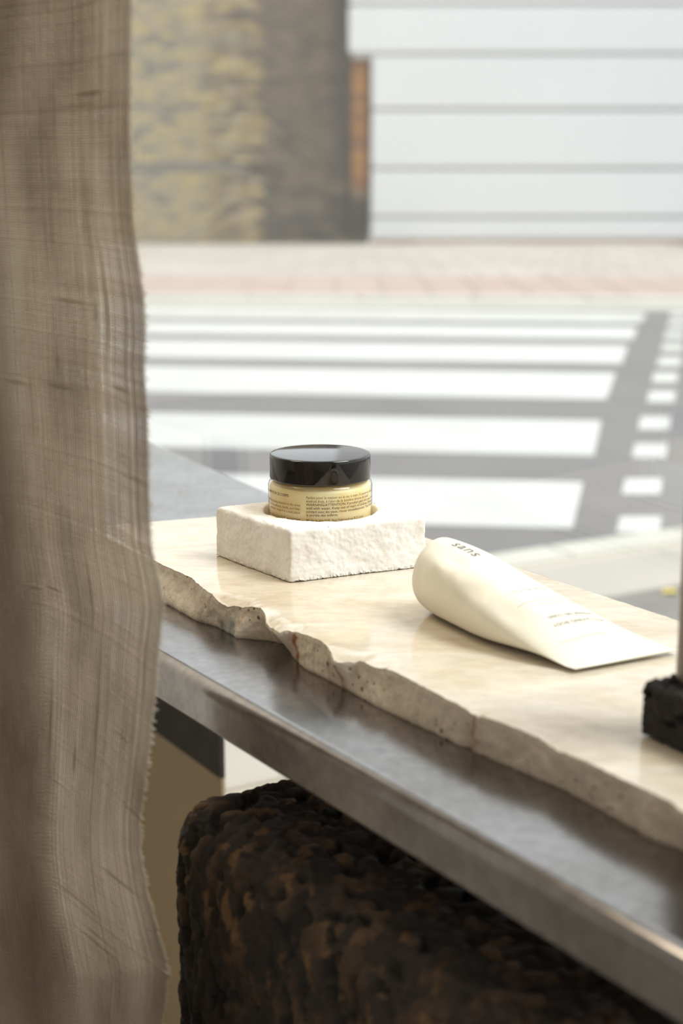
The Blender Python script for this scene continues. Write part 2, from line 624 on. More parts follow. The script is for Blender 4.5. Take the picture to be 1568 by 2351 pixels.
# ------------------------------------------------------------------ STEEL LEDGE
m_ledge, nt, b = new_mat('worn_steel')
tc = nd(nt, 'ShaderNodeTexCoord')
n1 = nd(nt, 'ShaderNodeTexNoise', Scale=9.0, Detail=8.0, Roughness=0.65)
nt.links.new(tc.outputs['Object'], n1.inputs['Vector'])
r1 = ramp(nt, n1.outputs['Fac'], [(0.30, (0.27, 0.25, 0.235)), (0.5, (0.34, 0.325, 0.32)), (0.70, (0.41, 0.40, 0.40))])
n2 = nd(nt, 'ShaderNodeTexNoise', Scale=150.0, Detail=4.0)
nt.links.new(tc.outputs['Object'], n2.inputs['Vector'])
r2 = ramp(nt, n2.outputs['Fac'], [(0.3, (0.85, 0.85, 0.85)), (0.7, (1.1, 1.1, 1.1))])
mm_ = nd(nt, 'ShaderNodeMix', data_type='RGBA', blend_type='MULTIPLY')
mm_.inputs[0].default_value = 1
nt.links.new(r1.outputs[0], mm_.inputs[6]); nt.links.new(r2.outputs[0], mm_.inputs[7])
nt.links.new(mm_.outputs[2], b.inputs['Base Color'])
b.inputs['Metallic'].default_value = 1.0
r3 = ramp(nt, n1.outputs['Fac'], [(0.3, (0.22,) * 3), (0.7, (0.15,) * 3)])
nt.links.new(r3.outputs[0], b.inputs['Roughness'])
bp = nd(nt, 'ShaderNodeBump', Strength=0.06, Distance=0.0003)
nt.links.new(n2.outputs['Fac'], bp.inputs['Height']); nt.links.new(bp.outputs[0], b.inputs['Normal'])

LZ = -.022
NF = .4085
ledge = empty('steel_ledge', 'long grey steel ledge along the shop window under the stone slab', 'ledge', SN(-1.0, .5, LZ))
lx, ly, lz = ledge.location


def nback(s):
    return .70 + max(0, -1.0 - s) * .1


S0, S1 = -1.84, -.05
ring = []
R = .0085
for s in np.linspace(S0, S1, 120):
    nb = nback(s)
    r_ = [(nb, LZ)]
    for k in (.25, .5, .75, .97, .996, 1.0):
        r_.append((nb + (NF + R - nb) * k, LZ))
    for a in np.linspace(0, math.pi / 2, 15)[1:]:
        r_.append((NF + R - R * math.sin(a), LZ - R + R * math.cos(a)))
    r_ += [(NF + .0006, LZ - .024), (NF + .0002, -.0490)]
    for a in np.linspace(0, math.pi / 2, 5)[1:]:
        r_.append((NF + .003 - .003 * math.cos(a), -.0490 - .003 * math.sin(a)))
    r_ += [(NF + .022, -.0520), (NF + .022, -.0495), (NF + .005, -.0490), (NF + .005, LZ - .004), (nb, LZ - .004)]
    ring.append([SN(s, n_, z_) for n_, z_ in r_])
ring = np.array(ring)
nr, nc = ring.shape[:2]
V = ring.reshape(-1, 3) - np.array([lx, ly, lz])
F = [tuple(q) for q in grid_faces(nr, nc, close_c=True)] + [tuple(range(nc)), tuple(range((nr - 1) * nc, nr * nc))[::-1]]
o = mesh_obj('ledge_top', V, F, m_ledge, ledge, smooth=True)
o.modifiers.new('es', 'EDGE_SPLIT').split_angle = math.radians(40)
for s in (S0 + .06, S1 - .06):
    v, f = box_vf(s - .015, s + .015, .62, .66, FLOOR, LZ - .004, .001)
    mesh_obj('leg', [np.array(SN(*q)) - np.array([lx, ly, lz]) for q in v], f, m_dsteel, ledge)

# ------------------------------------------------------------------ STONE SLAB
TOP = [(-1.12, .476), (-0.9822, 0.4778), (-0.9598, 0.4772), (-0.9225, 0.4787), (-0.8825, 0.4709), (-0.8682, 0.4690), (-0.8560, 0.4700),
       (-0.8500, 0.4760), (-0.8443, 0.4770), (-0.8291, 0.4807), (-0.8180, .4770), (-0.8040, 0.4700), (-0.7851, 0.4685), (-0.7814, 0.4732),
       (-0.7698, 0.474), (-0.7479, 0.4745), (-0.7304, 0.4705), (-0.7180, 0.4650), (-0.7128, 0.4680), (-0.7090, 0.4750),
       (-0.7025, 0.4745), (-0.6903, 0.475), (-0.6849, 0.4785), (-0.6542, 0.4767), (-0.5985, 0.4736), (-.596, .4755), (-0.5934, 0.4735),
       (-0.551, 0.4804), (-0.5315, 0.4777), (-0.4958, 0.4762), (-0.4589, 0.4763), (-0.4428, 0.4720), (-.36, .4735), (-.2, .473)]
BOT = [(-1.12, .468), (-0.9383, 0.4674), (-0.8919, 0.4654), (-0.8702, 0.4705), (-0.8414, 0.4693), (-0.8334, 0.4763), (-0.827, 0.4825),
       (-0.8100, 0.4908), (-.7990, .4890), (-0.7874, 0.479), (-0.7633, 0.473), (-0.7193, 0.4731), (-0.68, 0.4711), (-0.6287, 0.4732), (-0.6065, 0.474),
       (-0.6015, 0.4769), (-0.5967, 0.4745), (-0.5666, 0.477), (-0.5305, 0.4800), (-0.5032, 0.4786), (-0.4646, 0.4751),
       (-0.4522, 0.479), (-.36, .474), (-.2, .474)]
m_trav, nt, b = new_mat('polished_travertine')
tc = nd(nt, 'ShaderNodeTexCoord')
mp = nd(nt, 'ShaderNodeMapping'); mp.inputs['Rotation'].default_value = (0, 0, math.atan2(-U[1], U[0])); mp.inputs['Scale'].default_value = (1.0, 2.3, 1)
nt.links.new(tc.outputs['Object'], mp.inputs[0])
n1 = nd(nt, 'ShaderNodeTexNoise', Scale=9.0, Detail=8.0, Roughness=0.65, Distortion=.5)
n2 = nd(nt, 'ShaderNodeTexNoise', Scale=60.0, Detail=6.0, Roughness=0.65)
for q in (n1, n2): nt.links.new(mp.outputs[0], q.inputs['Vector'])
r1 = ramp(nt, n1.outputs['Fac'], [(0.30, (0.56, 0.465, 0.35)), (0.47, (0.66, 0.58, 0.465)), (0.60, (0.72, 0.66, 0.565))])
r2 = ramp(nt, n2.outputs['Fac'], [(0.30, (0.80, 0.78, 0.73)), (0.62, (1.04, 1.04, 1.04))])
mm_ = nd(nt, 'ShaderNodeMix', data_type='RGBA', blend_type='MULTIPLY'); mm_.inputs[0].default_value = 0.75
nt.links.new(r1.outputs[0], mm_.inputs[6]); nt.links.new(r2.outputs[0], mm_.inputs[7])
nt.links.new(mm_.outputs[2], b.inputs['Base Color'])
b.inputs['Roughness'].default_value = 0.11
b.inputs['Specular IOR Level'].default_value = 0.75
m_rawt, nt, b = new_mat('broken_travertine')
tc = nd(nt, 'ShaderNodeTexCoord')
n1 = nd(nt, 'ShaderNodeTexNoise', Scale=40.0, Detail=8.0, Roughness=0.7)
nt.links.new(tc.outputs['Object'], n1.inputs['Vector'])
r1 = ramp(nt, n1.outputs['Fac'], [(0.3, (0.47, 0.40, 0.31)), (0.55, (0.58, 0.51, 0.415)), (0.72, (0.68, 0.62, 0.53))])
n2 = nd(nt, 'ShaderNodeTexVoronoi', Scale=190.0)
nt.links.new(tc.outputs['Object'], n2.inputs['Vector'])
n3 = nd(nt, 'ShaderNodeTexNoise', Scale=45.0, Detail=3.0)
nt.links.new(tc.outputs['Object'], n3.inputs['Vector'])
ad = nd(nt, 'ShaderNodeMath', operation='ADD'); nt.links.new(n2.outputs['Distance'], ad.inputs[0]); nt.links.new(n3.outputs['Fac'], ad.inputs[1])
r2 = ramp(nt, ad.outputs[0], [(0.57, (1, 1, 1)), (0.63, (0, 0, 0))])
c1 = mixc(nt, r2.outputs[0], r1.outputs[0], (0.17, 0.13, 0.10))
att = nd(nt, 'ShaderNodeAttribute', attribute_name='rust')
att2 = nd(nt, 'ShaderNodeAttribute', attribute_name='teal')
c2 = mixc(nt, att.outputs['Fac'], c1, (0.26, 0.10, 0.03))
c3 = mixc(nt, att2.outputs['Fac'], c2, (0.13, 0.19, 0.19))
nt.links.new(c3, b.inputs['Base Color'])
b.inputs['Roughness'].default_value = 0.85
bp = nd(nt, 'ShaderNodeBump', Strength=0.6, Distance=0.001)
nb_ = nd(nt, 'ShaderNodeTexNoise', Scale=350.0, Detail=6.0)
nt.links.new(tc.outputs['Object'], nb_.inputs['Vector'])
nt.links.new(nb_.outputs['Fac'], bp.inputs['Height']); nt.links.new(bp.outputs[0], b.inputs['Normal'])

SO = np.array(SN(-.75, .58, LZ))
cols = 1100
sig = np.linspace(0, 1, cols)
tp = np.array(TOP); bt = np.array(BOT)
sR = -.22
rows_top = 10
ringpts = []
sref = -1.115 + sig * (sR + 1.115)
nt_ = np.interp(sref, tp[:, 0], tp[:, 1])
nb_v = np.interp(sref, bt[:, 0], bt[:, 1])
j1 = np.array([mnoise.fractal(Vector((s * 120, 1.0, 0)), .7, 2, 4) for s in sref])
j2 = np.array([mnoise.fractal(Vector((s * 150, 9.0, 0)), .7, 2, 4) for s in sref])
j3 = np.array([mnoise.fractal(Vector((s * 90, 5.0, 4.0)), .7, 2, 4) for s in sref])
nt_ = nt_ + j1 * .0007
nb_v = nb_v + j2 * .0008
# how chipped the top edge is there (0..1)
chip = np.zeros(cols)
for c0, w0, a0 in ((-.855, .016, 1), (-.795, .022, 1), (-.716, .012, .9), (-.69, .01, .4), (-.90, .03, .25), (-.54, .018, .5), (-.596, .004, .5)):
    chip = np.maximum(chip, a0 * np.exp(-((sref - c0) / w0) ** 2))
NB = .6865
TOPN, FACEN = 14, 16
ncol = TOPN + FACEN + 4
P = np.zeros((cols, ncol, 3))
rust = np.zeros((cols, ncol)); teal = np.zeros((cols, ncol))
for i in range(cols):
    s_, ft, fb = sref[i], nt_[i], nb_v[i]
    ns, zs = [], []
    back = NB + j3[i] * .0006
    # top surface, back -> front; spacing tightens towards the broken edge
    for k in range(TOPN):
        t = 1 - (1 - k / (TOPN - 1)) ** 3
        n_ = back + (ft - back) * t
        d = n_ - ft
        z_ = 0.0
        if chip[i] > .02:
            cn = mnoise.noise(Vector((s_ * 160, n_ * 160, 2.0))) * .5 + .5
            z_ = -.0045 * chip[i] * math.exp(-(d / .0055) ** 2) * (.4 + cn)
        ns.append(n_); zs.append(z_)
    ztop = zs[-1] - .0005
    for k in range(FACEN):
        t = k / (FACEN - 1)
        z_ = ztop + (LZ - ztop) * t
        w_ = t * t * (3 - 2 * t)
        n_ = ft + (fb - ft) * w_
        nz = mnoise.fractal(Vector((s_ * 130, z_ * 130, 0)), .6, 2, 4) * .0009
        nz2 = mnoise.noise(Vector((s_ * 45, z_ * 60, 7.0))) * .0012
        n_ += (nz + nz2) * math.sin(math.pi * min(1, max(0, t)) * .9 + .15) - (.0007 if 0 < k < FACEN - 1 else 0)
        ns.append(n_); zs.append(z_)
    ns += [fb + .004, (fb + back) / 2, back, back]; zs += [LZ, LZ, LZ, LZ / 2]
    for k, (n_, z_) in enumerate(zip(ns, zs)):
        left = -1.0958 + (n_ - .532) * .23 + .0012 * mnoise.fractal(Vector((n_ * 90, z_ * 120, 1)), .6, 2, 3)
        s2 = left + (sR - left) * ((s_ + 1.115) / (sR + 1.115)) if s_ < -.98 else None
        if s2 is None:
            s2 = s_
        else:
            wgt = (s_ + 1.115) / .135
            s2 = left + (-.98 - left) * wgt
        P[i, k] = SN(s2, n_, z_)
        zn = -z_ / .022
        if k >= TOPN - 2:
            for sc, z0, z1, wd, am in ((-.774, .15, .98, .0036, 1.3), (-.7175, .25, .95, .0022, .9), (-.5965, .1, .9, .0022, .8),
                                       (-.806, .3, .6, .003, .8), (-.856, .0, .25, .010, .35), (-.843, .35, .6, .0022, .5)):
                if z0 < zn < z1:
                    dd = (s_ - sc - .004 * (mnoise.noise(Vector((zn * 4, sc * 50, 0))))) / wd
                    rust[i, k] = max(rust[i, k], am * math.exp(-dd * dd) * (.75 + .4 * mnoise.noise(Vector((s_ * 300, z_ * 300, 3)))))
            dt_ = math.exp(-((s_ + .862) / .022) ** 2) * (1 if zn > .45 else 0) * (mnoise.noise(Vector((s_ * 130, z_ * 130, 8))) * 1.2 + .35 + .5 * (zn - .5))
            if s_ < -.833:
                teal[i, k] = max(0, min(.7, dt_ * 1.0))
V = P.reshape(-1, 3) - SO
F = grid_faces(cols, ncol, close_c=True)
mi = np.zeros((cols - 1, ncol), dtype=int)
mi[:, TOPN - 1:] = 1
for i in range(cols - 1):
    if chip[i] > .45:
        mi[i, TOPN - 3:TOPN] = 1
slab = mesh_obj('stone_slab', V, F, [m_trav, m_rawt], midx=mi.ravel(), smooth=True)
me = slab.data
a_ = me.attributes.new('rust', 'FLOAT', 'POINT'); a_.data.foreach_set('value', rust.ravel().astype(np.float32))
a_ = me.attributes.new('teal', 'FLOAT', 'POINT'); a_.data.foreach_set('value', teal.ravel().astype(np.float32))
import bmesh
bm = bmesh.new(); bm.from_mesh(me); bm.verts.ensure_lookup_table()
for base in (0, (cols - 1) * ncol):
    try:
        fc = bm.faces.new([bm.verts[base + k] for k in range(ncol)]); fc.material_index = 1
    except Exception:
        pass
bmesh.ops.recalc_face_normals(bm, faces=bm.faces[:])
bm.to_mesh(me); bm.free()
slab.location = SO
slab.modifiers.new('es', 'EDGE_SPLIT').split_angle = math.radians(42)
tag(slab, 'polished beige travertine slab with a chipped broken front edge on the steel ledge', 'stone slab')

# ------------------------------------------------------------------ WHITE PLASTER BLOCK with round well
m_block, nt, b = new_mat('white_paper_pulp')
tc = nd(nt, 'ShaderNodeTexCoord')
n1 = nd(nt, 'ShaderNodeTexNoise', Scale=45.0, Detail=6.0, Roughness=0.6)
nt.links.new(tc.outputs['Object'], n1.inputs['Vector'])
r1 = ramp(nt, n1.outputs['Fac'], [(0.30, (0.80, 0.75, 0.67)), (0.5, (0.88, 0.855, 0.81)), (0.65, (0.91, 0.895, 0.87))])
mp = nd(nt, 'ShaderNodeMapping'); mp.inputs['Scale'].default_value = (1, 1, .45)
nt.links.new(tc.outputs['Object'], mp.inputs[0])
n3 = nd(nt, 'ShaderNodeTexNoise', Scale=210.0, Detail=2.0, Distortion=2.5)
nt.links.new(mp.outputs[0], n3.inputs['Vector'])
r3 = ramp(nt, n3.outputs['Fac'], [(0.225, (1, 1, 1)), (0.25, (0, 0, 0))])
c1 = mixc(nt, r3.outputs[0], r1.outputs[0], (0.30, 0.24, 0.17))
nt.links.new(c1, b.inputs['Base Color'])
b.inputs['Roughness'].default_value = 0.9
n2 = nd(nt, 'ShaderNodeTexNoise', Scale=260.0, Detail=6.0, Roughness=0.6, Distortion=.6)
nt.links.new(tc.outputs['Object'], n2.inputs['Vector'])
bp = nd(nt, 'ShaderNodeBump', Strength=0.4, Distance=0.0008)
nt.links.new(n2.outputs['Fac'], bp.inputs['Height']); nt.links.new(bp.outputs[0], b.inputs['Normal'])

JC = np.array([-.0155, 1.0900])            # jar axis
A = np.array([-.0352, 1.0190]); L = np.array([-.0925, 1.0965]); Rr = np.array([.0612, 1.0640]); Bk = L + Rr - A
quad = [A, Rr, Bk, L]
HB = .0372
THN = 760


def ray_quad(c, d):
    best = None
    for i in range(4):
        p, q = quad[i], quad[(i + 1) % 4]
        e = q - p
        M = np.array([[d[0], -e[0]], [d[1], -e[1]]])
        t, k = np.linalg.solve(M, p - c) if abs(np.linalg.det(M)) > 1e-9 else (-1, -1)
        if t > 0 and -1e-6 <= k <= 1 + 1e-6 and (best is None or t < best):
            best = t
    return best


ths = np.linspace(0, 2 * math.pi, THN, endpoint=False)
dirs = np.stack([np.cos(ths), np.sin(ths)], 1)
outer = np.array([ray_quad(JC, d) for d in dirs])
for _ in range(5):   # soften the vertical corners a little
    outer = (np.roll(outer, 1) + outer * 2 + np.roll(outer, -1)) / 4
wr, wb, wz = .0412, .0392, .012     # well radius at top and bottom, depth level
rings = []
for r_ in (0.0002, .02, .037): rings.append((np.full(THN, r_), wz))
for t in np.linspace(0, 1, 22): rings.append((np.full(THN, wb + (wr - wb) * t), wz + (HB - .002 - wz) * t))
for a in (.35, .7, 1.0): rings.append((np.full(THN, wr + .003 * (1 - math.cos(a * math.pi / 2))), HB - .002 + .002 * math.sin(a * math.pi / 2)))
re = .0035
for t in np.linspace(0, 1, 34)[1:]: rings.append(((wr + .003) + (outer - re - wr - .003) * t, HB))
for a in np.linspace(0, 1, 7)[1:]: rings.append((outer - re + re * math.sin(a * math.pi / 2), HB - re + re * math.cos(a * math.pi / 2)))
for t in np.linspace(0, 1, 54)[1:]: rings.append((outer + .0012 * t, (HB - re) * (1 - t) + .0006 * t))
for t in (.9, .5, .01): rings.append((outer * t, .0006))
nr = len(rings)
V = np.zeros((nr, THN, 3))
for i, (r_, z_) in enumerate(rings):
    V[i, :, 0] = JC[0] + dirs[:, 0] * r_
    V[i, :, 1] = JC[1] + dirs[:, 1] * r_
    V[i, :, 2] = z_
flat = V.reshape(-1, 3)
nz = vnoise(flat, 95, 1, 3) * .0006 + vnoise(flat, 34, 2, 2) * .0011 + vnoise(flat, 230, 4, 2) * .00015
nz = nz.reshape(nr, THN)
side0 = 3 + 22 + 3 + 33
for i in range(nr):
    if i < 3 or i >= nr - 3:
        continue
    if i < 3 + 22:
        V[i, :, 0] += dirs[:, 0] * abs(nz[i]) * .6; V[i, :, 1] += dirs[:, 1] * abs(nz[i]) * .6
    elif i < side0:
        V[i, :, 2] += nz[i] * .75
    else:
        V[i, :, 0] += dirs[:, 0] * nz[i] * 1.0; V[i, :, 1] += dirs[:, 1] * nz[i] * 1.0
        if i < side0 + 6: V[i, :, 2] += nz[i] * .6
# ragged lower rim
jag = np.array([mnoise.fractal(Vector((d[0] * 34, d[1] * 34, 5)), .5, 2, 4) for d in dirs])
for j, i in enumerate(range(nr - 6, nr - 3)):
    V[i, :, 2] += np.clip(jag, 0, 1) * .0016 * (j + 1) / 3
    V[i, :, 0] += dirs[:, 0] * jag * .0011; V[i, :, 1] += dirs[:, 1] * jag * .0011
BO = np.array([JC[0], JC[1], 0])
o = mesh_obj('plaster_block', V.reshape(-1, 3) - BO, grid_faces(nr, THN, close_c=True), m_block, smooth=True)
o.location = BO
tag(o, 'rough square white block with a round well holding the yellow jar', 'block')

# ------------------------------------------------------------------ JAR
jar = empty('cosmetic_jar', 'glass jar of yellow balm with glossy black lid set in the white block', 'jar', (JC[0], JC[1], .0135))
jz = .0135
m_lid = mat('black_gloss', (0.012, 0.009, 0.008), 0.07, spec=0.4, bump=0.03, bscale=40, coat=.3)
ZL, ZLB = .0790, .0607
rl = .0368
prof = [(max(.0001, r_), ZL - .0006 + .0011 * (1 - (r_ / rl) ** 2)) for r_ in np.linspace(0, rl - .0012, 16)] + [(rl - .0004, ZL - .0009), (rl - .0001, ZL - .0016),
        (rl, ZL - .003), (rl + .0001, ZLB + .001), (rl - .0002, ZLB), (rl - .0015, ZLB - .0001), (rl - .0022, ZLB + .001), (rl - .0022, ZL - .004), (.0001, ZL - .004)]
v, f = lathe(prof, 160)
v[:, 2] -= jz
mesh_obj('lid', v, f, m_lid, jar, smooth=True, label='glossy black screw lid')
m_jglass, nt, b = new_mat('jar_glass')
nt.nodes.remove(b)
out = nt.nodes['Material Output']
lw = thin_fresnel(nt, 1.45)
gl = nd(nt, 'ShaderNodeBsdfGlossy'); gl.inputs['Roughness'].default_value = 0.06
tr = nd(nt, 'ShaderNodeBsdfTransparent'); tr.inputs[0].default_value = (0.97, 0.96, 0.93, 1)
mx = nd(nt, 'ShaderNodeMixShader')
nt.links.new(lw.outputs[0], mx.inputs[0]); nt.links.new(tr.outputs[0], mx.inputs[1]); nt.links.new(gl.outputs[0], mx.inputs[2])
nt.links.new(mx.outputs[0], out.inputs[0])
rb = .0380
prof = [(.0001, .0136), (.030, .0136), (rb - .003, .0142), (rb - .001, .0155), (rb, .018), (rb, .0560), (rb - .0006, .0582), (rb - .0022, .0596), (rb - .0035, .0606), (rb - .004, .064)]
v, f = lathe(prof, 160)
v[:, 2] -= jz
mesh_obj('glass_body', v, f, m_jglass, jar, smooth=True, label='clear glass jar wall')
m_balm, nt, b = new_mat('yellow_balm')
tc = nd(nt, 'ShaderNodeTexCoord')
n1 = nd(nt, 'ShaderNodeTexNoise', Scale=45.0, Detail=4.0)
nt.links.new(tc.outputs['Object'], n1.inputs['Vector'])
r1 = ramp(nt, n1.outputs['Fac'], [(0.38, (0.90, 0.70, 0.34)), (0.62, (0.94, 0.80, 0.52))])
nt.links.new(r1.outputs[0], b.inputs['Base Color'])
b.inputs['Roughness'].default_value = 0.45
b.inputs['Subsurface Weight'].default_value = 0.55
b.inputs['Subsurface Radius'].default_value = (0.022, 0.014, 0.005)
b.inputs['Subsurface Scale'].default_value = 1.0
ri = rb - .0012
prof = [(.0001, .0150), (.030, .0150), (ri - .003, .0155), (ri, .019), (ri, .0550), (ri - .001, .0566), (ri - .0022, .0572), (ri - .0026, .0600), (.0001, .0600)]
v, f = lathe(prof, 160)
v[:, 2] -= jz
mesh_obj('balm', v, f, m_balm, jar, smooth=True, label='pale yellow balm')

m_ink = mat('brown_ink', (0.06, 0.03, 0.015), 0.6)
m_ink2 = mat('brown_ink_light', (0.20, 0.11, 0.045), 0.6)
gv, gf = glyphs('la portée des enfants.')
unit = (.0229) / gv[:, 0].max()
CAP = .0025


def jar_line(text, deg, z, align='L', sx=1.0, cap=1.0, m=None, spacing=1.0, maxw=None):
    v, f = glyphs(text, spacing)
    v = v.copy()
    x = v[:, 0] * unit * sx
    if align == 'R':
        x = x - x.max()
    y = v[:, 1] * CAP * cap
    a = math.radians(deg) + x / rb
    r_ = rb + .00012
    W = np.stack([r_ * np.sin(a), -r_ * np.cos(a), z - jz + y], 1)
    keep = None
    return W, f, m


lines = [('Parfait pour la maison ou le sac à main. À conserver dans un', -14.5, .0530, 'L', .96, 1, 0),
         ("endroit frais, à l'abri de la lumière directe du soleil.", -14.5, .0504, 'L', .98, 1, 0),
         ('WARNING/ATTENTION: If product gets into eyes, rinse', -14.5, .0479, 'L', 1.0, 1, 1),
         ('well with water. Keep out of reach of children. Évitez le', -14.5, .0454, 'L', 1.02, 1, 1),
         ('contact avec les yeux, rincer immédiatement. Tenir hors de', -14.5, .0429, 'L', .98, 1, 1),
         ('la portée des enfants.', -14.5, .0404, 'L', 1.0, 1, 1),
         ('Made in the U.K. for/ Fabriqué au R.U. pour', -14.5, .0366, 'L', .98, 1, 0),
         ('BAUME POUR LE CORPS', -35.5, .0530, 'R', 1.0, 1.1, 1),
         ('comforting, lasting attention to dry areas', -21, .0471, 'R', .86, 1, 0),
         ('such as elbows, hands, and feet.', -21, .0444, 'R', .95, 1, 0),
         ('attention. Keep it in a cool place.', -21, .0417, 'R', .90, 1, 0),
         ('sur votre corps RUB, en insistant', -21, .0368, 'R', .95, 1, 0)]
for mi_, mt in ((0, m_ink2), (1, m_ink)):
    VV, FF = [], []
    for t_, dg, z_, al, sx, cp_, m_i in lines:
        if m_i != mi_: continue
        W, f, _ = jar_line(t_, dg, z_ - .0009, al, sx, cp_)
        b0 = len(VV)
        VV += list(W); FF += [tuple(i + b0 for i in q) for q in f]
    mesh_obj('label_text', VV, FF, mt, jar, label='small printed brown text on the jar')

# ------------------------------------------------------------------ TUBE
m_tube, nt, b = new_mat('cream_tube_plastic')
b.inputs['Base Color'].default_value = (0.82, 0.785, 0.67, 1)
b.inputs['Roughness'].default_value = 0.38
b.inputs['Subsurface Weight'].default_value = 0.10
b.inputs['Subsurface Radius'].default_value = (0.010, 0.008, 0.005)
b.inputs['Subsurface Scale'].default_value = 1.0
C0 = np.array([.0640, .9500]); C1 = np.array([.1652, .8385])
ax = (C0 - C1) / np.linalg.norm(C0 - C1)          # towards the cap
side0v = np.array([ax[1], -ax[0]])                 # towards the right
side1v = np.array([.884, .468]); side1v /= np.linalg.norm(side1v)
LT = np.linalg.norm(C0 - C1)
DENTS = [(.10, 2.15, .10, .38, -.0016), (.17, 2.6, .05, .22, .0013), (.25, 2.2, .06, .25, -.0022), (.33, 2.75, .05, .5, .0012), (.45, 2.6, .06, .3, -.0016),
         (.52, 3.0, .05, .4, .0010), (.62, 2.5, .07, .25, -.0012), (.83, .95, .035, .22, -.0022), (.80, 1.35, .04, .2, .0011), (.05, 2.9, .04, .5, -.0010),
         (.70, 2.0, .10, .3, .0010), (.88, 1.6, .03, .5, .0005)]


def tube_pt(t, th, off=0.0):
    """t 0 = shoulder, 1 = crimped end; th angle, 0 = right, pi/2 = up"""
    tt = min(t, .955) / .955
    a = .0247 + (.0377 - .0247) * tt ** .62
    bq = .0233 * (1 - tt ** 1.75) ** .95 + .0007
    c = C0 + (C1 - C0) * t
    sv = side0v * (1 - tt) + side1v * tt
    sv = sv / np.linalg.norm(sv)
    c = c - sv * .0075 * math.sin(math.pi * min(1, tt) ** 1.1)
    low = 1 - .55 * math.sin(math.pi / 2 * min(1, tt * 1.4))
    zc = bq * low + .0006 + .0022 * tt
    zc += (0.0020 * tt) * (-(math.cos(th)))*0.0
    p_ = 1 + .0 * tt
    w_l = math.sin(math.pi * min(1, tt)) ** .7
    if math.cos(th) < 0 and math.sin(th) < 0:
        p_ = 1 - .55 * w_l
    x = a * math.copysign(abs(math.cos(th)) ** p_, math.cos(th))
    pz = bq * ((2 - low) if math.sin(th) > 0 else low) * math.copysign(abs(math.sin(th)) ** (1 + .25 * tt), math.sin(th))
    if math.cos(th) < 0:
        pz += .62 * w_l * bq * (-math.cos(th)) ** 1.5 * (1 if math.sin(th) >= 0 else max(0, 1 + math.sin(th)) ** 1.0)
    dsp = off
    k = 1 - tt ** 3
    for (td, ad_, wt, wa, am) in DENTS:
        da = (th - ad_ + math.pi) % (2 * math.pi) - math.pi
        dsp += am * math.exp(-((t - td) / wt) ** 2 - (da / wa) ** 2)
    dsp_n = mnoise.noise(Vector((t * 5, math.cos(th) * 1.5, math.sin(th) * 1.5))) * .0007 * k
    nx, nz_ = math.cos(th) / max(a, 1e-4), math.sin(th) / max(bq, .004)
    ln = math.hypot(nx, nz_)
    dsp += dsp_n
    x += dsp * nx / ln; pz += dsp * nz_ / ln
    z_ = max(zc + pz, .0003)
    return np.array([c[0] + sv[0] * x, c[1] + sv[1] * x, z_])


NT, NTH = 150, 128
TOo = np.array([C0[0], C0[1], 0])
rows = []
for q in np.linspace(1, 0, 12, endpoint=False):    # rounded shoulder
    # q 1 = neck, 0 = shoulder rim
    rr = .0233 * (math.cos(q * 1.15)) if q < 1 else .0095
    hh = .0085 * math.sin(q * 1.15) / math.sin(1.15)
    rr = max(rr, .0095)
    row_ = []
    for th in np.linspace(0, 2 * math.pi, NTH, endpoint=False):
        base = tube_pt(0, th)
        cc = np.array([C0[0], C0[1], .0233 + .0013])
        vec = base - cc
        row_.append(cc + vec * (rr / .0233) + np.array([ax[0], ax[1], 0]) * hh)
    rows.append(row_)
for t in np.linspace(0, 1, NT):
    rows.append([tube_pt(t, th) for th in np.linspace(0, 2 * math.pi, NTH, endpoint=False)])
V = np.array(rows)
nr = len(rows)
F = [tuple(q) for q in grid_faces(nr, NTH, close_c=True)] + [tuple(range(NTH))[::-1], tuple(range((nr - 1) * NTH, nr * NTH))]
tube = empty('squeeze_tube', 'cream squeeze tube lying on the beige stone slab beside the white block', 'tube', TOo)
mesh_obj('tube_body', V.reshape(-1, 3) - TOo, F, m_tube, tube, smooth=True)
# ribbed dark cap
m_cap = mat('dark_cap', (0.03, 0.022, 0.018), 0.35)
CR, CL = .0196, .0052
seg = 120
V = []
for (r_, l_) in ((.0001, 0), (CR - .001, 0), (CR, .0008), (CR, CL - .0008), (CR - .001, CL), (.0001, CL)):
    for k in range(seg):
        th = 2 * math.pi * k / seg
        r2 = r_ + (.0005 if (k % 4 < 2 and r_ > CR - .0005) else 0)
        c = C0 + ax * (.0012 + l_)
        V.append((c[0] + side0v[0] * r2 * math.cos(th), c[1] + side0v[1] * r2 * math.cos(th), .0246 + r2 * math.sin(th)))
mesh_obj('cap', np.array(V) - TOo, grid_faces(6, seg, close_c=True), m_cap, tube, label='dark ribbed cap')
m_gink = mat('grey_ink', (0.16, 0.16, 0.15), 0.6)


def tube_text(text, t0, th0, along, w, cap_h, spacing=1.0, flip=False):
    """along='axis': runs from shoulder to crimp; 'across': runs over the tube"""
    v, f = glyphs(text, spacing)
    x = v[:, 0] / v[:, 0].max() * w
    y = v[:, 1] / .7 * cap_h
    out_ = []
    for a_x, a_y in zip(x, y):
        if along == 'axis':
            t = t0 + a_x / LT
            rr_ = .0245
            th = th0 - a_y / rr_
        else:
            tt = t0
            aa = .0233 + (.0377 - .0233) * (t0 / .955)
            bq = .0233 * (1 - (t0 / .955) ** 1.75) ** .95
            # arc length parameter from the top, positive to the right
            sgn = -1 if flip else 1
            sarc = sgn * (a_x - w / 2)
            th = th0 - sarc / math.hypot(aa * .9, bq * .3)
            t = t0 + (sgn * -1) * a_y / LT * -1 * -1
        out_.append(tube_pt(t, th, .00012))
    return out_, f


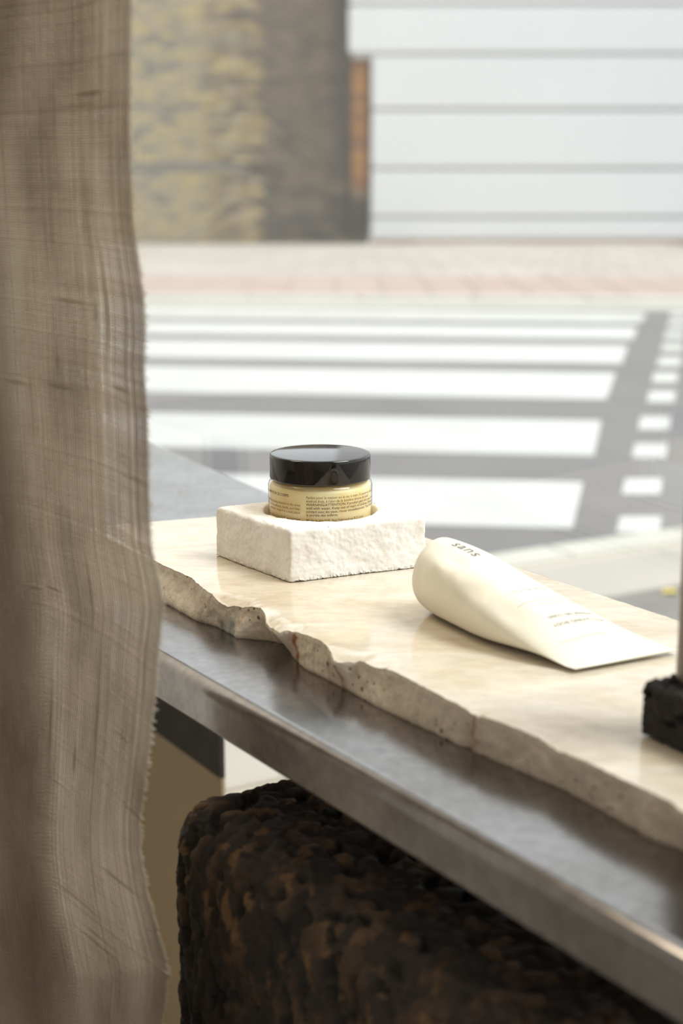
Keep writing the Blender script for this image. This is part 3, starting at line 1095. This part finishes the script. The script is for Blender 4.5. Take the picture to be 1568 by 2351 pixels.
VV, FF = [], []
for args in ((('sans', .10, 1.75, 'axis', .024, .0075, 1.15)),):
    W, f = tube_text(*args)
    b0 = len(VV); VV += W; FF += [tuple(i + b0 for i in q) for q in f]
for text, t0, th0, w, ch in (('ACTIVATING BODY', .765, 1.50, .036, .0022), ('SHOWER GEL CORPS', .725, 1.50, .030, .0020), ('250 ml  8.4 fl. oz.', .55, 1.60, .026, .0014)):
    W, f = tube_text(text, t0, th0, 'across', w, ch, 1.1, True)
    b0 = len(VV); VV += W; FF += [tuple(i + b0 for i in q) for q in f]
# thin printed rules across the tube
for t0, a0, a1 in ((.63, .95, 2.25), (.655, .95, 1.9), (.85, .9, 2.3)):
    ths_ = np.linspace(a0, a1, 30)
    b0 = len(VV)
    for th in ths_:
        VV.append(tube_pt(t0, th, .00012)); VV.append(tube_pt(t0 + .0018, th, .00012))
    FF += [(b0 + 2 * i, b0 + 2 * i + 1, b0 + 2 * i + 3, b0 + 2 * i + 2) for i in range(29)]
mesh_obj('printed_text', np.array(VV) - TOo, FF, m_gink, tube, label='grey printed lettering on the tube')

# ------------------------------------------------------------------ CORK (granules as cells of a displaced mesh)
m_cork, nt, b = new_mat('dark_expanded_cork')
att = nd(nt, 'ShaderNodeAttribute', attribute_name='granule')
r1 = ramp(nt, att.outputs['Fac'], [(0.0, (0.012, 0.009, 0.008)), (0.35, (0.024, 0.017, 0.014)), (0.62, (0.040, 0.025, 0.018)), (0.85, (0.085, 0.048, 0.024)), (1.0, (0.17, 0.095, 0.042))])
tc = nd(nt, 'ShaderNodeTexCoord')
n1 = nd(nt, 'ShaderNodeTexNoise', Scale=160.0, Detail=6.0, Roughness=0.7)
nt.links.new(tc.outputs['Object'], n1.inputs['Vector'])
r2 = ramp(nt, n1.outputs['Fac'], [(0.3, (0.55,) * 3), (0.7, (1.25,) * 3)])
mm_ = nd(nt, 'ShaderNodeMix', data_type='RGBA', blend_type='MULTIPLY'); mm_.inputs[0].default_value = 1.0
nt.links.new(r1.outputs[0], mm_.inputs[6]); nt.links.new(r2.outputs[0], mm_.inputs[7])
nt.links.new(mm_.outputs[2], b.inputs['Base Color'])
b.inputs['Roughness'].default_value = 0.75
bp = nd(nt, 'ShaderNodeBump', Strength=0.5, Distance=0.001)
nt.links.new(n1.outputs['Fac'], bp.inputs['Height']); nt.links.new(bp.outputs[0], b.inputs['Normal'])


def cork(name, origin, dims, rad, step, cell, seed, frame, stretch, brown_fn, amp):
    """rounded box (s, n, z extents) with cell-wise granule relief; returns object"""
    rg = np.random.default_rng(seed)
    ds, dn, dz = dims
    vs_, fs_ = [], []
    base = 0
    half = np.array([ds, dn, dz]) / 2
    for axis in range(3):
        for sg in (-1, 1):
            a, b_ = [i for i in range(3) if i != axis]
            na = max(4, int(dims[a] / step)); nb2 = max(4, int(dims[b_] / step))
            if (axis, sg) in ((0, 1), (1, 1), (2, -1)):      # faces nobody can see: coarser
                na = max(4, na // 4); nb2 = max(4, nb2 // 4)
            ga = np.linspace(-half[a], half[a], na); gb = np.linspace(-half[b_], half[b_], nb2)
            Aa, Bb = np.meshgrid(ga, gb, indexing='ij')
            p = np.zeros((na, nb2, 3)); p[..., a] = Aa; p[..., b_] = Bb; p[..., axis] = sg * half[axis]
            fcs = grid_faces(na, nb2, off=base)
            flip = (sg > 0) == (axis == 1)
            if flip: fcs = fcs[:, ::-1]
            vs_.append(p.reshape(-1, 3)); fs_.append(fcs); base += na * nb2
    Pp = np.concatenate(vs_); Fq = np.concatenate(fs_)
    inner = half - rad
    q = np.clip(Pp, -inner, inner)
    d = Pp - q
    ln = np.linalg.norm(d, axis=1, keepdims=True); ln[ln < 1e-9] = 1
    nrm = d / ln
    Pp = q + nrm * rad
    # cells
    st = np.array(stretch)
    lo = -half - cell; hi = half + cell
    # seed points near the surface only
    m_pts = rg.integers(0, len(Pp), int((2 * (ds * dn + ds * dz + dn * dz)) / (cell * cell) * 1.6 / (st[2] if st[2] > 1 else 1)))
    seeds = Pp[m_pts] + rg.normal(0, cell * .35, (len(m_pts), 3))
    kt = kdtree.KDTree(len(seeds))
    for i, s_ in enumerate(seeds / st): kt.insert(s_, i)
    kt.balance()
    warp = np.stack([vnoise(Pp, 1 / (cell * 1.4), 21 + k, 2) for k in range(3)], 1) * cell * .45
    Q = (Pp + warp) / st
    tilt = rg.normal(0, 1, (len(seeds), 3)); hgt = rg.uniform(-1, 1, len(seeds)); colr = rg.uniform(0, 1, len(seeds))
    disp = np.zeros(len(Pp)); gcol = np.zeros(len(Pp))
    for i in range(len(Pp)):
        (c1_, i1, d1), (c2_, i2, d2) = kt.find_n(Q[i], 2)
        edge = (d2 - d1) / cell
        crev = math.exp(-(edge / .16) ** 2)
        tl = float(np.dot(tilt[i1], Q[i] - seeds[i1] / st)) / cell
        disp[i] = amp * (.45 * hgt[i1] + .45 * tl - 1.4 * crev - (3.6 if colr[i1] < .14 else 0))
        gcol[i] = colr[i1] * (1 - .0 * crev)
        gcol[i] = brown_fn(Pp[i], colr[i1])
    fine = vnoise(Pp, 1 / (cell * .35), 31, 3) * amp * .35
    Pp = Pp + nrm * (disp + fine)[:, None]
    F2 = Fq
    o_ = mesh_obj(name, Pp, F2, m_cork, smooth=True)
    at_ = o_.data.attributes.new('granule', 'FLOAT', 'POINT'); at_.data.foreach_set('value', gcol.astype(np.float32))
    o_.location = origin
    o_.rotation_euler = (0, 0, frame)
    return o_


ANG = math.atan2(U[1], U[0])
CS0, CS1, CN0, CN1, CZ = -.800, -.10, .388, .655, -.098
lit_edge_brown = lambda p, c: min(1, max(0, c * .56 + .18 * mnoise.noise(Vector(p) * 9) + .52 * math.exp(-((p[2] - .322) / .055) ** 2) * c))  # light on the upper edge put into the colour as browner granules
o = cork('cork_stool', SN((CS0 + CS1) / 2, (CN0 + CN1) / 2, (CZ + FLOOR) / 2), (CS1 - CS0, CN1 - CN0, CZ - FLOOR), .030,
         .0024, .0110, 3, ANG, (1, 1, 2.3), lit_edge_brown, .0014)
tag(o, 'large dark brown cork block with rounded corners standing under the steel ledge', 'stool')

q = np.array([.1485, .7245])
s0_, n0_ = q @ U, q @ N
o = cork('cork_riser', SN(s0_ + .065, n0_ + .037, .0148), (.13, .074, .0296), .0035, .0011, .0085, 5, ANG, (1, 1, 1),
         lambda p, c: .30 * c, .0011)
tag(o, 'small black cork block on the slab at the right picture edge', 'block')

# bottle on the small cork block (mostly outside the frame)
bt_ = empty('taupe_bottle', 'taupe bottle standing on the small black cork block at the right picture edge', 'bottle', SN(s0_ + .0235, n0_ + .030, .0305))
m_taupe = mat('taupe_plastic', (0.20, 0.155, 0.12), 0.4)
v, f = lathe([(.0001, 0), (.0185, 0), (.0198, .0012), (.020, .003), (.020, .098), (.0188, .106), (.015, .112), (.0105, .115), (.0102, .120), (.0001, .120)], 96)
mesh_obj('bottle_body', v, f, m_taupe, bt_, smooth=True)
v, f = lathe([(.0001, .1165), (.0125, .1165), (.013, .117), (.013, .139), (.0125, .140), (.0001, .140)], 64)
mesh_obj('cap', v, f, m_cap, bt_, smooth=True, label='dark bottle cap')

# ------------------------------------------------------------------ LINEN CURTAIN, woven thread by thread
m_linen, nt, b = new_mat('raw_linen')
nt.nodes.remove(b)
out = nt.nodes['Material Output']
tc = nd(nt, 'ShaderNodeTexCoord')
n1 = nd(nt, 'ShaderNodeTexNoise', Scale=26.0, Detail=6.0, Roughness=0.6)
mp = nd(nt, 'ShaderNodeMapping'); mp.inputs['Scale'].default_value = (1, 1, .35)
nt.links.new(tc.outputs['Object'], mp.inputs[0]); nt.links.new(mp.outputs[0], n1.inputs['Vector'])
r1 = ramp(nt, n1.outputs['Fac'], [(0.32, (0.56, 0.47, 0.37)), (0.5, (0.72, 0.63, 0.52)), (0.68, (0.80, 0.73, 0.62))])
df = nd(nt, 'ShaderNodeBsdfDiffuse'); tl = nd(nt, 'ShaderNodeBsdfTranslucent')
nt.links.new(r1.outputs[0], df.inputs[0]); nt.links.new(r1.outputs[0], tl.inputs[0])
mx = nd(nt, 'ShaderNodeMixShader'); mx.inputs[0].default_value = 0.5
nt.links.new(df.outputs[0], mx.inputs[1]); nt.links.new(tl.outputs[0], mx.inputs[2]); nt.links.new(mx.outputs[0], out.inputs[0])

EDGE = [(-200, 302), (0, 302), (300, 300), (500, 306), (600, 320), (700, 333), (760, 335), (850, 331), (950, 338), (1150, 341), (1250, 346), (1340, 366), (1400, 376),
        (1500, 363), (1600, 357), (1700, 345), (1800, 333), (1880, 322), (1950, 322), (2050, 338), (2150, 364), (2230, 386), (2300, 378), (2351, 370), (2600, 380)]
DC = .865
cp_, sp_ = math.cos(math.radians(12.5)), math.sin(math.radians(12.5))
ez, exx = [], []
for py, px in EDGE:
    bq = -(py - 1175.5) / 3500.
    ry, rz, rx = cp_ + bq * sp_, -sp_ + bq * cp_, (px - 784) / 3500.
    t = DC / ry
    ez.append(CAM_H + t * rz); exx.append(t * rx)
ez, exx = np.array(ez)[::-1], np.array(exx)[::-1]
ZB, ZT = -.42, .58
PITCH = .00125
WL = .245          # width of the front layer
WR = .215          # width of the layer folded behind


def cloth(a, z):
    """a: arc position from the free edge; arrays allowed"""
    front = a < WL
    lift = np.where(front, .10 * np.exp(-(np.minimum(a, WL) / .045) ** 2), 0)     # the free edge billows towards the room
    g_ = (DC - lift) / DC
    z = CAM_H + (z - CAM_H) / g_
    xe = np.interp(z, ez, exx)
    xm = -.1160 + .35 * (xe + .1160)
    bow = np.interp(z, [-.42, -.1, .1, .3, .6], [.0, .35, .7, 1, 1])
    af = np.minimum(a, WL)
    k = np.exp(-af / .05)
    x = (xm + (xe - xm) * k) - af * .93
    fold = .010 * np.sin(af * 52 + z * 1.5 + .6) + .006 * np.sin(af * 110 - z * 5) + .004 * np.sin(z * 17 + af * 20)
    y = DC - .002 + fold * (1 - .6 * k) - af * .15 * (1 - bow * .5)
    ab = np.maximum(a - WL, 0)
    x2 = xm - WL * .93 + ab * .93
    y2 = DC + .034 + .008 * np.sin(ab * 60 + z * 2.2) - (WL - ab) * .10
    ub = np.clip(ab / .03, 0, 1)
    yb = y * (1 - ub) + y2 * ub
    X = np.where(front, x * g_, x2)
    Y = np.where(front, y - lift, yb)
    return X, Y


def threads(paths_pts, radii, sides=3):
    """paths_pts (T, K, 3); radii (T, K) -> verts, quads"""
    T, K, _ = paths_pts.shape
    tan = np.gradient(paths_pts, axis=1)
    tan /= np.linalg.norm(tan, axis=2, keepdims=True) + 1e-12
    ref = np.array([0.2, -1.0, 0.1])
    s1 = np.cross(tan, ref); s1 /= np.linalg.norm(s1, axis=2, keepdims=True) + 1e-12
    s2 = np.cross(tan, s1)
    vs = []
    for k in range(sides):
        a = 2 * math.pi * k / sides + .5
        vs.append(paths_pts + radii[..., None] * (math.cos(a) * s1 + math.sin(a) * s2))
    V_ = np.stack(vs, 2).reshape(T * K * sides, 3)
    f = grid_faces(K, sides, close_c=True)
    F_ = (f[None] + (np.arange(T) * K * sides)[:, None, None]).reshape(-1, 4)
    return V_, F_


ARC = WL + WR
curt = empty('linen_curtain', 'sheer woven beige linen curtain with frayed edge hanging at the left', 'curtain', (-.13, DC, ZT))
CO = np.array([-.13, DC, ZT])
v, f = lathe([(.0001, 0), (.006, 0), (.006, .62), (.0001, .62)], 24)
v = np.stack([v[:, 2] - .52, v[:, 0] + .012, v[:, 1] + .008], 1)
mesh_obj('curtain_rod', v, f, m_dsteel, curt, smooth=False)
for x_ in (-.45, .04):
    v, f = lathe([(.0001, 0), (.002, 0), (.002, 2.8 - ZT - .01), (.0001, 2.8 - ZT - .01)], 12)
    mesh_obj('rod_hanger', v + np.array([x_, .012, .010]), f, m_dsteel, curt)
# wefts: horizontal
zs = np.arange(ZB, ZT, PITCH)
Tn = len(zs)
K = 150
a = np.concatenate([np.linspace(-.0045, 0, 4)[:-1], np.linspace(0, ARC, K - 3)])
Z = zs[:, None] + RNG.normal(0, .00005, (Tn, 1)) + np.cumsum(RNG.normal(0, .000012, (Tn, K)), 1)
# cloth sags a little in the lower part: rows tilt down towards the free edge
sag = np.interp(zs, [-.42, 0, .2, .35, .6], [.035, .026, .012, -.006, -.010])
Z = Z - sag[:, None] * np.exp(-np.maximum(a, 0) / .07)[None, :] * 1.0
Aa = np.broadcast_to(a, (Tn, K)).copy()
fr_len = RNG.uniform(0, .0026, (Tn, 1))
Aa[:, :3] = -fr_len * np.array([1, .66, .33])
X, Y = cloth(np.maximum(Aa, 0), Z)
X = X + np.where(Aa < 0, -Aa * .9, 0)
Z = Z + np.where(Aa < 0, Aa * RNG.uniform(.0, 1.0, (Tn, 1)), 0)
wave = .00022 * ((np.arange(Tn)[:, None] + np.arange(K)[None, :]) % 2 * 2 - 1)
Pw = np.stack([X, Y + wave, Z], -1)
sl_ = RNG.lognormal(0, .11, (Tn, 1)) * np.ones((1, K))
slub = np.zeros((Tn, K))
for _ in range(300):
    i = RNG.integers(0, Tn); j = RNG.integers(0, K); w_ = RNG.uniform(.8, 3.6)
    slub[i] += RNG.uniform(.3, 1.9) * np.exp(-((np.arange(K) - j) / w_) ** 2)
rad = .00048 * sl_ * (1 + slub)
rad[Aa < 0] *= .55
V1, F1 = threads(Pw, rad)
o = mesh_obj('weft_threads', V1 - CO, F1, m_linen, curt, smooth=True)
o['kind'] = 'stuff'
# warps: vertical
wa = np.arange(.0006, ARC, PITCH)
Tn = len(wa)
K = 190
zz_ = np.linspace(ZB, ZT, K)
Zg = np.broadcast_to(zz_, (Tn, K))
Ag = wa[:, None] + RNG.normal(0, .00005, (Tn, 1)) + np.cumsum(RNG.normal(0, .000012, (Tn, K)), 1)
sagk = np.interp(Zg, [-.42, 0, .2, .35, .6], [.035, .026, .012, -.006, -.010]) * np.exp(-np.maximum(Ag, 0) / .07)
X, Y = cloth(np.maximum(Ag, 0), Zg)
Pw = np.stack([X, Y, Zg], -1)
sl_ = RNG.lognormal(0, .12, (Tn, 1)) * np.ones((1, K))
slub = np.zeros((Tn, K))
for _ in range(260):
    i = RNG.integers(0, Tn); j = RNG.integers(0, K); w_ = RNG.uniform(1, 5)
    slub[i] += RNG.uniform(.3, 1.4) * np.exp(-((np.arange(K) - j) / w_) ** 2)
V1, F1 = threads(Pw, .00047 * sl_ * (1 + slub))
o = mesh_obj('warp_threads', V1 - CO, F1, m_linen, curt, smooth=True)
o['kind'] = 'stuff'
